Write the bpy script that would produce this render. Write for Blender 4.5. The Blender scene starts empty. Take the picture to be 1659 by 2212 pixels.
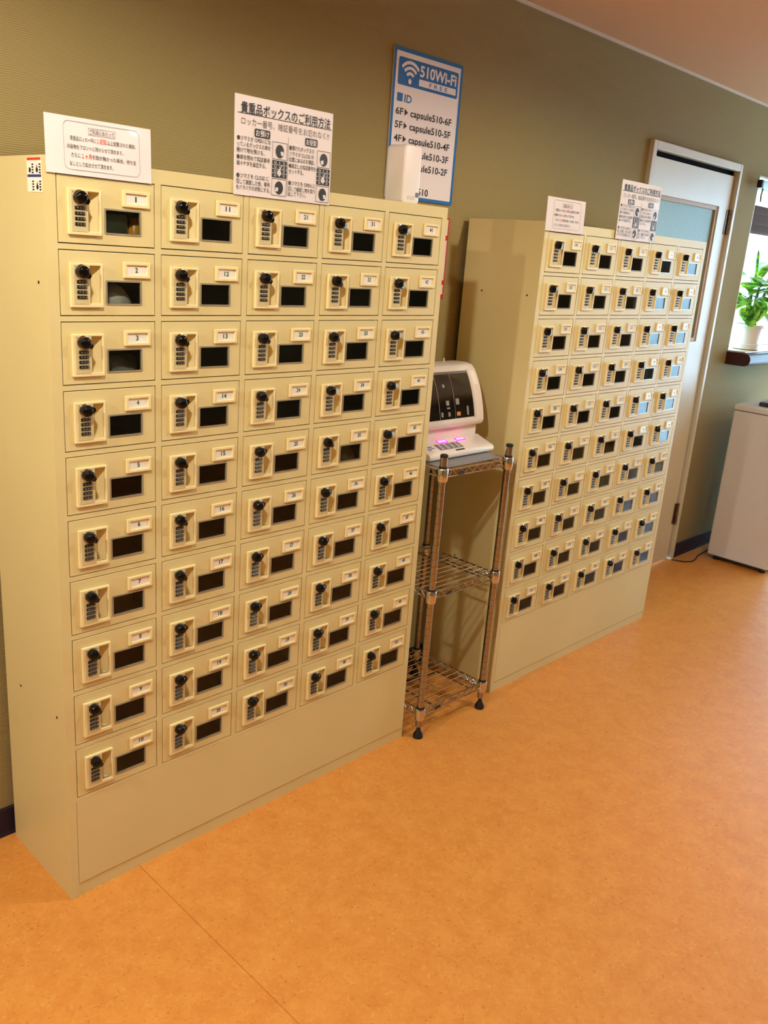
import bpy, bmesh, math, random
from mathutils import Vector, Matrix
random.seed(7)
SC = bpy.context.scene
COL = SC.collection
PI = math.pi

# ------------------------------------------------------------------ camera
cam_d = bpy.data.cameras.new('camera')
cam = bpy.data.objects.new('camera', cam_d); COL.objects.link(cam)
R_RIGHT = (0.6999861733, -0.7105023023, 0.0721514765)
R_FWD = (0.6963820598, 0.6566720815, -0.2895406778)
R_UP = (0.1583394579, 0.2529194649, 0.9544424343)
cam.matrix_world = Matrix(((R_RIGHT[0], R_UP[0], -R_FWD[0], -0.83568), (R_RIGHT[1], R_UP[1], -R_FWD[1], -1.78682),
                           (R_RIGHT[2], R_UP[2], -R_FWD[2], 1.65996), (0, 0, 0, 1)))
cam_d.sensor_fit = 'HORIZONTAL'; cam_d.sensor_width = 36.0; cam_d.lens = 1873.16 / 1659 * 36
cam_d.clip_start = 0.02; cam_d.clip_end = 200
SC.camera = cam
# ------------------------------------------------------------------ exposure
vs = SC.view_settings
vs.view_transform = 'Standard'; vs.look = 'None'; vs.gamma = 1.0; vs.use_curve_mapping = False
vs.exposure = -0.03
# ------------------------------------------------------------------ world (daylight outside)
W = bpy.data.worlds.new('daylight'); SC.world = W; W.use_nodes = True
bg = W.node_tree.nodes['Background']; bg.inputs[0].default_value = (0.45, 0.70, 1.0, 1); bg.inputs[1].default_value = 18.0
# ------------------------------------------------------------------ lamps of the room (recessed ceiling downlights)
CEIL = 2.547
LAMPS = [(-0.47, -0.90, 116), (1.94, -1.33, 112), (4.7, -1.35, 22), (-2.1, -0.45, 235), (-0.4, -3.3, 14), (2.15, -3.4, 18), (4.6, -3.4, 12)]
LAMP_COL = (1.0, 0.96, 0.83)
# room extents
XL, XR, YF, YW = -3.6, 6.6, -4.6, 0.36
def portal(name, loc, rot, sx, sy):
    d = bpy.data.lights.new(name, 'AREA'); d.shape = 'RECTANGLE'; d.size = sx; d.size_y = sy; d.cycles.is_portal = True
    o = bpy.data.objects.new(name, d); o.location = loc; o.rotation_euler = rot; COL.objects.link(o)
portal('daylight_portal', (XR + 0.1, -1.0, 1.25), (0, PI / 2, 0), 2.3, 2.4)
portal('daylight_portal', (5.3, YW + 0.1, 1.72), (-PI / 2, 0, 0), 2.2, 1.1)

# ------------------------------------------------------------------ helpers
def lin(c):
    return tuple(((v / 255) / 12.92 if v / 255 <= 0.04045 else ((v / 255 + 0.055) / 1.055) ** 2.4) for v in c) + (1,)
MATS = {}
def mat(name, rgb, rough=0.5, metal=0.0, spec=0.5, coat=0.0, emit=None, estr=0.0, bump=None, var=None, trans=0.0, ior=1.5):
    m = bpy.data.materials.new(name); m.use_nodes = True
    nt = m.node_tree; b = nt.nodes['Principled BSDF']
    b.inputs['Base Color'].default_value = lin(rgb); b.inputs['Roughness'].default_value = rough
    b.inputs['Metallic'].default_value = metal; b.inputs['Specular IOR Level'].default_value = spec
    b.inputs['Coat Weight'].default_value = coat; b.inputs['Transmission Weight'].default_value = trans; b.inputs['IOR'].default_value = ior
    if emit: b.inputs['Emission Color'].default_value = lin(emit); b.inputs['Emission Strength'].default_value = estr
    if bump or var:
        tc = nt.nodes.new('ShaderNodeTexCoord')
        if var:   # (scale, amount)
            n = nt.nodes.new('ShaderNodeTexNoise'); n.inputs['Scale'].default_value = var[0]; n.inputs['Detail'].default_value = 4
            nt.links.new(tc.outputs['Object'], n.inputs['Vector'])
            r = nt.nodes.new('ShaderNodeValToRGB'); c = lin(rgb)
            r.color_ramp.elements[0].position = 0.3; r.color_ramp.elements[1].position = 0.7
            r.color_ramp.elements[0].color = tuple(v * (1 - var[1]) for v in c[:3]) + (1,)
            r.color_ramp.elements[1].color = tuple(min(1, v * (1 + var[1])) for v in c[:3]) + (1,)
            nt.links.new(n.outputs['Fac'], r.inputs[0]); nt.links.new(r.outputs[0], b.inputs['Base Color'])
        if bump:  # (scale, strength, distance)
            n = nt.nodes.new('ShaderNodeTexNoise'); n.inputs['Scale'].default_value = bump[0]; n.inputs['Detail'].default_value = 3
            nt.links.new(tc.outputs['Object'], n.inputs['Vector'])
            bp = nt.nodes.new('ShaderNodeBump'); bp.inputs['Strength'].default_value = bump[1]; bp.inputs['Distance'].default_value = bump[2]
            nt.links.new(n.outputs['Fac'], bp.inputs['Height']); nt.links.new(bp.outputs[0], b.inputs['Normal'])
    MATS[name] = m; return m

mat('cream_paint', (218, 202, 144), 0.42, spec=0.4, bump=(350, 0.06, 0.001), var=(3, 0.03))
mat('inner_shade', (58, 54, 44), 0.7)  # dark tone stands in for the shade inside the compartments
mat('cream_plastic', (236, 218, 162), 0.38)
mat('beige_plastic', (206, 192, 142), 0.4)
mat('black_plastic', (7, 6, 6), 0.10, spec=0.30)
mat('dial_black', (16, 15, 14), 0.35)
mat('digit_white', (120, 118, 108), 0.5)
mat('chrome', (212, 208, 204), 0.14, metal=1.0)
mat('chrome_post', (166, 158, 152), 0.2, metal=1.0)
mat('chrome_dull', (160, 150, 140), 0.30, metal=1.0)
mat('card', (240, 234, 222), 0.22, coat=0.4)
mat('ink_green', (20, 100, 66), 0.5)
mat('ink_dark', (44, 42, 38), 0.5)
mat('ink_black', (26, 22, 22), 0.5)
mat('ink_grey', (112, 104, 100), 0.5)
mat('ink_light', (150, 142, 136), 0.5)
mat('ink_red', (226, 92, 70), 0.5)
mat('laminate', (236, 226, 222), 0.16, coat=0.6)
mat('laminate_edge', (226, 214, 204), 0.1, coat=0.6)
mat('sign_white', (238, 228, 226), 0.4)
mat('sign_blue', (18, 104, 178), 0.4)
mat('paint_white', (216, 208, 184), 0.36, var=(2.5, 0.03))
mat('frame_white', (212, 204, 184), 0.36)
mat('tan_wood', (176, 140, 92), 0.5)
mat('seam_filler', (206, 120, 50), 0.7)
mat('dark_gap', (52, 34, 24), 0.7)
mat('brown_wood', (58, 30, 28), 0.38, spec=0.3)
mat('sill_top', (204, 178, 140), 0.25, coat=0.4)
mat('steel_hinge', (120, 104, 88), 0.35, metal=0.9)
mat('black_rubber', (14, 13, 13), 0.6)
mat('vinyl_navy', (40, 26, 38), 0.6, spec=0.25)
mat('matte_black', (10, 8, 8), 0.9, spec=0.05)
mat('white_appliance', (204, 196, 192), 0.35)
mat('dark_grey', (34, 34, 36), 0.4)
mat('mid_grey', (128, 128, 130), 0.4)
mat('machine_white', (238, 228, 218), 0.3, coat=0.2)
mat('machine_dark', (16, 14, 12), 0.08, coat=0.8)
mat('keypad_grey', (118, 110, 112), 0.45)
mat('key_light', (196, 188, 186), 0.4)
mat('display_pink', (255, 30, 190), 0.4, emit=(255, 16, 170), estr=4.0)
mat('display_digit', (255, 150, 225), 0.4, emit=(255, 150, 230), estr=3.0)
mat('label_amber', (200, 140, 70), 0.5)
mat('icon_grey', (140, 138, 132), 0.5)
mat('sticker_blue', (90, 112, 190), 0.4)
mat('sticker_red', (214, 52, 58), 0.4)
mat('sticker_navy', (36, 44, 130), 0.4)
mat('sticker_white', (250, 240, 224), 0.35)
mat('poster_red', (206, 30, 40), 0.4)
mat('pot_white', (236, 228, 220), 0.35, coat=0.2)
mat('soil', (50, 36, 26), 0.9, bump=(80, 0.8, 0.01))
mat('stem_green', (66, 104, 52), 0.5)
mat('bottle_green', (60, 168, 96), 0.3)
mat('cap_white', (206, 226, 206), 0.4)
mat('blind_brown', (92, 72, 62), 0.8, bump=(300, 0.3, 0.002))
mat('rail_grey', (150, 158, 160), 0.3, metal=0.6)
mat('outside_white', (240, 240, 236), 0.8)
mat('outside_grey', (120, 108, 104), 0.8)
mat('banner_blue', (70, 160, 214), 0.6)
mat('banner_pale', (168, 214, 232), 0.6)
mat('outside_ground', (150, 146, 140), 0.9)
mat('window_frame_metal', (196, 196, 190), 0.35, metal=0.3)
mat('navy_cloth', (30, 30, 66), 0.9)
mat('white_cloth', (210, 204, 190), 0.9)
mat('grey_plastic_bag', (150, 156, 146), 0.4)
mat('green_print', (70, 130, 90), 0.6)
mat('box_dark', (58, 66, 48), 0.25, coat=0.4)
mat('amber_plastic', (226, 160, 40), 0.3)
mat('olive_cloth', (120, 108, 50), 0.8)
mat('brown_cloth', (110, 82, 64), 0.8)
mat('fixture_white', (238, 234, 226), 0.5)
mat('lamp_glow', (255, 236, 200), 0.5, emit=(255, 214, 160), estr=18.0)
mat('outlet_white', (214, 206, 190), 0.4)
mat('ceiling_paint', (214, 168, 122), 0.85, bump=(220, 0.1, 0.002))
mat('wall_plain', (150, 134, 96), 0.85)
mat('trim_paint', (222, 210, 192), 0.5)

def thin_glass(name, tint, gloss=1.0, rough=0.0, ior=1.5):
    m = bpy.data.materials.new(name); m.use_nodes = True; nt = m.node_tree; nt.nodes.clear()
    o = nt.nodes.new('ShaderNodeOutputMaterial'); mx = nt.nodes.new('ShaderNodeMixShader')
    t = nt.nodes.new('ShaderNodeBsdfTransparent'); t.inputs[0].default_value = tint + (1,)
    g = nt.nodes.new('ShaderNodeBsdfGlossy'); g.inputs['Roughness'].default_value = rough; g.inputs[0].default_value = (gloss, gloss, gloss, 1)
    f = nt.nodes.new('ShaderNodeFresnel'); f.inputs[0].default_value = ior
    ge = nt.nodes.new('ShaderNodeNewGeometry'); mp = nt.nodes.new('ShaderNodeMapRange')   # same index ratio on both faces of the thin sheet
    mp.inputs['To Min'].default_value = ior; mp.inputs['To Max'].default_value = 1 / ior
    nt.links.new(ge.outputs['Backfacing'], mp.inputs['Value']); nt.links.new(mp.outputs[0], f.inputs[0])
    nt.links.new(f.outputs[0], mx.inputs[0]); nt.links.new(t.outputs[0], mx.inputs[1]); nt.links.new(g.outputs[0], mx.inputs[2]); nt.links.new(mx.outputs[0], o.inputs[0])
    MATS[name] = m
thin_glass('locker_pane', (0.80, 0.82, 0.80), gloss=0.42, rough=0.02)
thin_glass('window_glass', (0.93, 0.96, 0.95))
thin_glass('clear_film', (0.9, 0.9, 0.88), rough=0.05)
mat('bezel_clear', (150, 140, 116), 0.2, coat=0.4)
mat('frosted_teal', (140, 168, 158), 0.5, bump=(60, 0.5, 0.004), trans=0.14)

def leaf_mat():
    m = mat('leaf_variegated', (74, 138, 40), 0.4); nt = m.node_tree; b = nt.nodes['Principled BSDF']
    tc = nt.nodes.new('ShaderNodeTexCoord'); n = nt.nodes.new('ShaderNodeTexNoise'); n.inputs['Scale'].default_value = 26
    nt.links.new(tc.outputs['Object'], n.inputs['Vector'])
    r = nt.nodes.new('ShaderNodeValToRGB'); e = r.color_ramp.elements
    e[0].position = 0.42; e[0].color = lin((58, 118, 38)); e[1].position = 0.62; e[1].color = lin((172, 206, 70))
    nt.links.new(n.outputs['Fac'], r.inputs[0]); nt.links.new(r.outputs[0], b.inputs['Base Color'])
    tr = nt.nodes.new('ShaderNodeBsdfTranslucent'); nt.links.new(r.outputs[0], tr.inputs[0])
    mx = nt.nodes.new('ShaderNodeMixShader'); mx.inputs[0].default_value = 0.4
    o = nt.nodes['Material Output']; nt.links.new(b.outputs[0], mx.inputs[1]); nt.links.new(tr.outputs[0], mx.inputs[2]); nt.links.new(mx.outputs[0], o.inputs[0])
leaf_mat()

def floor_mat():
    m = mat('marmoleum_orange', (214, 134, 62), 0.38, spec=0.35); nt = m.node_tree; b = nt.nodes['Principled BSDF']
    tc = nt.nodes.new('ShaderNodeTexCoord')
    def noise(s, d, ro=0.6, dist=0.0):
        n = nt.nodes.new('ShaderNodeTexNoise'); n.inputs['Scale'].default_value = s; n.inputs['Detail'].default_value = d
        n.inputs['Roughness'].default_value = ro; n.inputs['Distortion'].default_value = dist
        nt.links.new(tc.outputs['Object'], n.inputs['Vector']); return n
    a = noise(13, 10, 0.78, 0.2); r = nt.nodes.new('ShaderNodeValToRGB'); e = r.color_ramp.elements
    e[0].position = 0.33; e[0].color = lin((204, 129, 55)); e[1].position = 0.70; e[1].color = lin((222, 154, 74))
    nt.links.new(a.outputs['Fac'], r.inputs[0])
    s = noise(95, 4, 0.6, 0.5); r2 = nt.nodes.new('ShaderNodeValToRGB'); e = r2.color_ramp.elements
    e[0].position = 0.60; e[0].color = (0, 0, 0, 1); e[1].position = 0.70; e[1].color = (0.8, 0.8, 0.8, 1)
    nt.links.new(s.outputs['Fac'], r2.inputs[0])
    mx = nt.nodes.new('ShaderNodeMix'); mx.data_type = 'RGBA'; mx.inputs['B'].default_value = lin((174, 106, 46))
    nt.links.new(r2.outputs[0], mx.inputs['Factor']); nt.links.new(r.outputs[0], mx.inputs['A'])
    s3 = noise(70, 5, 0.65, 0.8); r3 = nt.nodes.new('ShaderNodeValToRGB'); e = r3.color_ramp.elements
    e[0].position = 0.55; e[0].color = (0, 0, 0, 1); e[1].position = 0.70; e[1].color = (0.75, 0.75, 0.75, 1)
    nt.links.new(s3.outputs['Fac'], r3.inputs[0])
    mx2 = nt.nodes.new('ShaderNodeMix'); mx2.data_type = 'RGBA'; mx2.inputs['B'].default_value = lin((222, 164, 88))
    nt.links.new(r3.outputs[0], mx2.inputs['Factor']); nt.links.new(mx.outputs['Result'], mx2.inputs['A'])
    nt.links.new(mx2.outputs['Result'], b.inputs['Base Color'])
floor_mat()

def wall_mat():
    m = mat('ribbed_wallpaper', (184, 168, 122), 0.8, spec=0.25); nt = m.node_tree; b = nt.nodes['Principled BSDF']
    tc = nt.nodes.new('ShaderNodeTexCoord')
    w = nt.nodes.new('ShaderNodeTexWave'); w.wave_type = 'BANDS'; w.bands_direction = 'Z'; w.inputs['Scale'].default_value = 62
    w.inputs['Distortion'].default_value = 2.2; w.inputs['Detail'].default_value = 2; w.inputs['Detail Scale'].default_value = 0.35
    nt.links.new(tc.outputs['Object'], w.inputs['Vector'])
    r = nt.nodes.new('ShaderNodeValToRGB'); e = r.color_ramp.elements
    e[0].color = lin((146, 129, 82)); e[1].color = lin((162, 144, 94))
    nt.links.new(w.outputs['Fac'], r.inputs[0]); nt.links.new(r.outputs[0], b.inputs['Base Color'])
    bp = nt.nodes.new('ShaderNodeBump'); bp.inputs['Strength'].default_value = 0.35; bp.inputs['Distance'].default_value = 0.002
    nt.links.new(w.outputs['Fac'], bp.inputs['Height']); nt.links.new(bp.outputs[0], b.inputs['Normal'])
wall_mat()

class MB:
    def __init__(s): s.v = []; s.f = []; s.mi = []; s.cur = 0
    def add(s, vs, fs):
        k = len(s.v); s.v += [tuple(p) for p in vs]; s.f += [tuple(i + k for i in f) for f in fs]; s.mi += [s.cur] * len(fs); return s
    def box(s, x0, x1, y0, y1, z0, z1):
        return s.add([(x0, y0, z0), (x1, y0, z0), (x1, y1, z0), (x0, y1, z0), (x0, y0, z1), (x1, y0, z1), (x1, y1, z1), (x0, y1, z1)],
                     [(0, 3, 2, 1), (4, 5, 6, 7), (0, 1, 5, 4), (1, 2, 6, 5), (2, 3, 7, 6), (3, 0, 4, 7)])
    def cyl(s, p0, p1, r0, r1=None, n=12, caps=True):
        r1 = r0 if r1 is None else r1
        p0 = Vector(p0); p1 = Vector(p1); d = (p1 - p0).normalized(); a = d.orthogonal().normalized(); b = d.cross(a)
        vs = [p0 + (a * math.cos(2 * PI * i / n) + b * math.sin(2 * PI * i / n)) * r0 for i in range(n)]
        vs += [p1 + (a * math.cos(2 * PI * i / n) + b * math.sin(2 * PI * i / n)) * r1 for i in range(n)]
        fs = [(i, (i + 1) % n, n + (i + 1) % n, n + i) for i in range(n)]
        if caps: fs += [tuple(reversed(range(n))), tuple(range(n, 2 * n))]
        return s.add(vs, fs)
    def tube(s, pts, r, n=8):
        pts = [Vector(p) for p in pts]; vs = []; fs = []; m = len(pts); a = None
        for k, p in enumerate(pts):
            d = (pts[min(k + 1, m - 1)] - pts[max(k - 1, 0)]).normalized()
            a = d.orthogonal().normalized() if a is None else (a - d * a.dot(d)).normalized()
            b = d.cross(a); rr = r[k] if isinstance(r, (list, tuple)) else r
            vs += [p + (a * math.cos(2 * PI * i / n) + b * math.sin(2 * PI * i / n)) * rr for i in range(n)]
        for k in range(m - 1):
            fs += [(k * n + i, k * n + (i + 1) % n, (k + 1) * n + (i + 1) % n, (k + 1) * n + i) for i in range(n)]
        fs += [tuple(reversed(range(n))), tuple(range((m - 1) * n, m * n))]
        return s.add(vs, fs)
    def lathe(s, prof, c=(0, 0, 0), axis='z', n=20):   # prof = [(r, h)]
        vs = []; fs = []; m = len(prof)
        for r, h in prof:
            for i in range(n):
                a = 2 * PI * i / n; u = r * math.cos(a); w = r * math.sin(a)
                vs.append((c[0] + u, c[1] + w, c[2] + h) if axis == 'z' else (c[0] + u, c[1] - h, c[2] + w))
        for k in range(m - 1):
            fs += [(k * n + i, k * n + (i + 1) % n, (k + 1) * n + (i + 1) % n, (k + 1) * n + i) for i in range(n)]
        fs += [tuple(reversed(range(n))), tuple(range((m - 1) * n, m * n))]
        return s.add(vs, fs)
    def prism(s, prof, x0, x1):     # prof in (y, z), extruded along x
        n = len(prof); vs = [(x0, y, z) for y, z in prof] + [(x1, y, z) for y, z in prof]
        return s.add(vs, [(i, (i + 1) % n, n + (i + 1) % n, n + i) for i in range(n)] + [tuple(reversed(range(n))), tuple(range(n, 2 * n))])
    def slab(s, prof, y0, y1):      # prof in (x, z), from y0 (front) to y1
        n = len(prof); vs = [(x, y0, z) for x, z in prof] + [(x, y1, z) for x, z in prof]
        return s.add(vs, [(i, (i + 1) % n, n + (i + 1) % n, n + i) for i in range(n)] + [tuple(reversed(range(n))), tuple(range(n, 2 * n))])
    def grid(s, xs, zs, holes, y0, y1):     # plate in the xz plane with holes (cell index pairs)
        idx = {}
        vs = []; fs = []
        def vid(i, j, k):
            if (i, j, k) not in idx: idx[(i, j, k)] = len(vs); vs.append((xs[i], (y0, y1)[k], zs[j]))
            return idx[(i, j, k)]
        solid = lambda i, j: 0 <= i < len(xs) - 1 and 0 <= j < len(zs) - 1 and (i, j) not in holes
        for i in range(len(xs) - 1):
            for j in range(len(zs) - 1):
                if not solid(i, j): continue
                fs.append((vid(i, j, 0), vid(i + 1, j, 0), vid(i + 1, j + 1, 0), vid(i, j + 1, 0)))
                fs.append((vid(i, j, 1), vid(i, j + 1, 1), vid(i + 1, j + 1, 1), vid(i + 1, j, 1)))
                if not solid(i - 1, j): fs.append((vid(i, j, 0), vid(i, j + 1, 0), vid(i, j + 1, 1), vid(i, j, 1)))
                if not solid(i + 1, j): fs.append((vid(i + 1, j, 0), vid(i + 1, j, 1), vid(i + 1, j + 1, 1), vid(i + 1, j + 1, 0)))
                if not solid(i, j - 1): fs.append((vid(i, j, 0), vid(i, j, 1), vid(i + 1, j, 1), vid(i + 1, j, 0)))
                if not solid(i, j + 1): fs.append((vid(i, j + 1, 0), vid(i + 1, j + 1, 0), vid(i + 1, j + 1, 1), vid(i, j + 1, 1)))
        return s.add(vs, fs)
    def mesh(s, name, mats, bevel=0, seg=1, smooth=False):
        me = bpy.data.meshes.new(name); me.from_pydata(s.v, [], s.f)
        for m in ([mats] if isinstance(mats, str) else mats): me.materials.append(MATS[m])
        for p, k in zip(me.polygons, s.mi): p.material_index = k
        bm = bmesh.new(); bm.from_mesh(me)
        bmesh.ops.recalc_face_normals(bm, faces=bm.faces)
        if bevel:
            es = [e for e in bm.edges if len(e.link_faces) == 2 and e.calc_face_angle(0) > 0.5]
            bmesh.ops.bevel(bm, geom=es, offset=bevel, segments=seg, profile=0.5, affect='EDGES', clamp_overlap=True)
        bm.to_mesh(me); bm.free()
        if smooth:
            me.polygons.foreach_set('use_smooth', [True] * len(me.polygons))
            me.set_sharp_from_angle(angle=0.7)
        return me
    def build(s, name, mats, parent=None, loc=None, **k):
        return link(name, s.mesh(name, mats, **k), parent, loc)

def link(name, me, parent=None, loc=None, rot=None):
    o = bpy.data.objects.new(name, me); COL.objects.link(o)
    if parent: o.parent = parent
    if loc: o.location = loc
    if rot: o.rotation_euler = rot
    return o
def tag(o, label=None, cat=None, group=None, kind=None):
    if label: o['label'] = label
    if cat: o['category'] = cat
    if group: o['group'] = group
    if kind: o['kind'] = kind
    return o
def thing(name, loc, label=None, cat=None, group=None, kind=None, rot=None):
    o = link(name, None, None, loc, rot); o.empty_display_size = 0.05
    return tag(o, label, cat, group, kind)

_tc = {}
def text_mesh(s, m, h, w=None, bold=0.0, align='L', thick=0.0):
    """flat lettering in the xz plane facing -y; cap height about h; fitted to width w; origin at the left (or centre) of the baseline"""
    key = (s, m, h, w, bold, align)
    if key in _tc: return _tc[key]
    c = bpy.data.curves.new('t', 'FONT'); c.body = s; c.size = 1.0; c.offset = bold; c.resolution_u = 3; c.fill_mode = 'FRONT'
    o = bpy.data.objects.new('t', c)
    me = bpy.data.meshes.new_from_object(o)
    bpy.data.objects.remove(o); bpy.data.curves.remove(c)
    xs = [v.co.x for v in me.vertices]; ys = [v.co.y for v in me.vertices]
    x0, x1, y1 = min(xs), max(xs), max(ys)
    sy = h / max(y1, 1e-6)
    sx = (w / (x1 - x0)) if w else sy
    ox = (x0 + x1) / 2 if align == 'C' else x0
    for v in me.vertices:
        x, y = v.co.x, v.co.y
        v.co = ((x - ox) * sx, 0, y * sy)
    me.materials.clear(); me.materials.append(MATS[m]); me.name = 'lettering'
    _tc[key] = me; return me
def text(parent, s, m, x, z, h, w=None, y=0.0, bold=0.0, align='L', name='lettering'):
    return link(name, text_mesh(s, m, h, w, bold, align), parent, (x, y, z))
def rrect(x0, x1, z0, z1, r, n=5):
    out = []
    for cx, cz, a0 in ((x1 - r, z1 - r, 0), (x0 + r, z1 - r, PI / 2), (x0 + r, z0 + r, PI), (x1 - r, z0 + r, 1.5 * PI)):
        out += [(cx + r * math.cos(a0 + PI / 2 * i / n), cz + r * math.sin(a0 + PI / 2 * i / n)) for i in range(n + 1)]
    return out
def ring(mb, outer, inner, y0, y1):
    n = len(outer)
    vs = [(x, y0, z) for x, z in outer] + [(x, y0, z) for x, z in inner] + [(x, y1, z) for x, z in outer] + [(x, y1, z) for x, z in inner]
    fs = []
    for i in range(n):
        j = (i + 1) % n
        fs += [(i, j, n + j, n + i), (2 * n + i, 3 * n + i, 3 * n + j, 2 * n + j), (i, 2 * n + i, 2 * n + j, j), (n + i, n + j, 3 * n + j, 3 * n + i)]
    return mb.add(vs, fs)

# ================================================================== SETTING
fl = thing('floor', (0, 0, 0), kind='structure')
seams = [XL, -1.8, 0.196, XR]
MB().box(XL, XR, YF, YW + 0.02, -0.06, -0.0018).build('subfloor', 'seam_filler', fl)
for a, b in zip(seams, seams[1:]):
    MB().box(a + 0.0006, b - 0.0006, YF, YW, -0.0017, 0.0).build('floor_sheet', 'marmoleum_orange', fl, bevel=0.0012)
tag(MB().box(XL, XR, YF, YW, CEIL, CEIL + 0.08).build('ceiling', 'ceiling_paint'), kind='structure')
DX0, DX1, DZ1 = 3.012, 3.985, 2.222        # door opening
WX0, WX1, WZ0, WZ1 = 4.266, 6.2, 1.235, 2.2  # window opening
tag(MB().grid([XL, DX0, DX1, WX0, WX1, XR + 0.2], [-0.02, WZ0, WZ1, DZ1, CEIL + 0.05], {(1, 0), (1, 1), (1, 2), (3, 1)}, YW, YW + 0.14)
    .build('wall_back', 'ribbed_wallpaper'), kind='structure')
tag(MB().box(XL - 0.12, XL, YF, YW, -0.02, CEIL + 0.05).build('wall_left', 'wall_plain'), kind='structure')
tag(MB().box(XL - 0.12, XR + 0.2, YF - 0.12, YF, -0.02, CEIL + 0.05).build('wall_front', 'wall_plain'), kind='structure')
EY0, EY1, EZ0, EZ1 = -2.2, 0.2, 0.1, 2.4
wr = MB().grid([YF, EY0, EY1, YW], [-0.02, EZ0, EZ1, CEIL + 0.05], {(1, 1)}, 0, 0.2)
wr.v = [(XR + y, x, z) for x, y, z in wr.v]
tag(wr.build('wall_right', 'wall_plain'), kind='structure')
w2 = thing('window_2', (XR + 0.1, 0, 0), kind='structure')
for y in (EY0 + 0.03, -1.0, EY1 - 0.03): MB().box(-0.03, 0.03, y - 0.03, y + 0.03, EZ0, EZ1).build('mullion', 'window_frame_metal', w2)
for z in (EZ0 + 0.03, 0.9, EZ1 - 0.03): MB().box(-0.025, 0.025, EY0, EY1, z - 0.03, z + 0.03).build('rail', 'window_frame_metal', w2)
for y0, y1 in ((EY0, -1.0), (-1.0, EY1)): MB().box(-0.004, 0.004, y0, y1, EZ0, EZ1).build('pane', 'window_glass', w2)
# skirting
for a, b in ((XL, DX0 - 0.002), (DX1 + 0.002, XR)):
    tag(MB().prism([(YW, 0.0), (YW - 0.012, 0.0), (YW - 0.008, 0.012), (YW - 0.008, 0.083), (YW, 0.086)], a, b).build('baseboard_back', 'vinyl_navy'), kind='structure')
tag(MB().box(XL, XR, YW - 0.008, YW - 0.0004, CEIL - 0.012, CEIL - 0.0004).build('trim_1', 'trim_paint'), kind='structure')

# ---- room door with frame, frosted pane and hinges
dr = thing('door_1', ((DX0 + DX1) / 2, YW, 0), kind='structure'); o0 = (DX0 + DX1) / 2
def dbox(name, m, x0, x1, y0, y1, z0, z1, bevel=0.002, parent=None):
    return MB().box(x0 - o0, x1 - o0, y0, y1, z0, z1).build(name, m, parent or dr, bevel=bevel)
dbox('frame_jamb', 'frame_white', DX0, DX0 + 0.034, -0.022, 0.12, 0, DZ1)
dbox('frame_jamb', 'frame_white', DX1 - 0.026, DX1, -0.022, 0.12, 0, DZ1)
dbox('frame_head', 'frame_white', DX0 + 0.034, DX1 - 0.026, -0.022, 0.12, DZ1 - 0.036, DZ1)
dbox('gap_shade_strip', 'dark_gap', DX1 - 0.040, DX1 - 0.026, 0.02, 0.12, 0, DZ1 - 0.036, 0)  # gap shadow between leaf and casing, put in as a dark strip
dbox('head_shade_strip', 'matte_black', DX0 + 0.034, DX1 - 0.026, 0.014, 0.1, DZ1 - 0.060, DZ1 - 0.036, 0)  # recess shadow above the leaf, coloured in as a black strip
LX0, LX1, LZ1 = DX0 + 0.037, DX1 - 0.040, DZ1 - 0.061
PX0, PX1, PZ0, PZ1 = 3.17, 3.826, 1.30, 2.0
lf = MB().grid([LX0 - o0, PX0 - o0, PX1 - o0, LX1 - o0], [0.008, PZ0, PZ1, LZ1], {(1, 1)}, 0.0, 0.038).build('door_leaf', 'paint_white', dr, bevel=0.0015)
dbox('pane_bead', 'tan_wood', PX1 - 0.022, PX1, 0.006, 0.032, PZ0, PZ1, 0.001, lf)
dbox('pane_bead', 'tan_wood', PX0, PX0 + 0.022, 0.006, 0.032, PZ0, PZ1, 0.001, lf)
dbox('pane_bead', 'tan_wood', PX0 + 0.022, PX1 - 0.022, 0.006, 0.032, PZ0, PZ0 + 0.02, 0.001, lf)
dbox('pane_bead', 'tan_wood', PX0 + 0.022, PX1 - 0.022, 0.006, 0.032, PZ1 - 0.02, PZ1, 0.001, lf)
dbox('frosted_pane', 'frosted_teal', PX0 + 0.02, PX1 - 0.02, 0.016, 0.022, PZ0 + 0.018, PZ1 - 0.018, 0, lf)
for z in (1.93, 0.29):
    h = MB(); xh = LX1 - o0 + 0.007
    for k in range(5):
        h.cyl((xh, -0.008, z - 0.062 + k * 0.0252), (xh, -0.008, z - 0.062 + k * 0.0252 + 0.0235), 0.0085, n=10)
    h.box(xh - 0.030, xh + 0.004, -0.0035, 0.0, z - 0.062, z + 0.062)
    h.build('hinge', 'steel_hinge', dr)

# ---- window beside the door
w1 = thing('window_1', ((WX0 + WX1) / 2, YW, 0), kind='structure'); wc = (WX0 + WX1) / 2
def wbox(name, m, x0, x1, y0, y1, z0, z1, bevel=0.002): return MB().box(x0 - wc, x1 - wc, y0, y1, z0, z1).build(name, m, w1, bevel=bevel)
wbox('jamb_lining', 'frame_white', WX0 - 0.001, WX0 + 0.008, 0.0, 0.14, WZ0, WZ1)
wbox('jamb_lining', 'frame_white', WX1 - 0.008, WX1, 0.0, 0.14, WZ0, WZ1)
wbox('head_lining', 'frame_white', WX0 + 0.008, WX1 - 0.008, 0.0, 0.14, WZ1 - 0.01, WZ1)
for x in (WX0 + 0.02, wc, WX1 - 0.02): wbox('sash_stile', 'window_frame_metal', x - 0.012, x + 0.012, 0.10, 0.135, WZ0 + 0.01, WZ1 - 0.01)
wbox('sash_rail', 'window_frame_metal', WX0 + 0.01, WX1 - 0.01, 0.10, 0.135, WZ0 + 0.005, WZ0 + 0.035)
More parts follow.
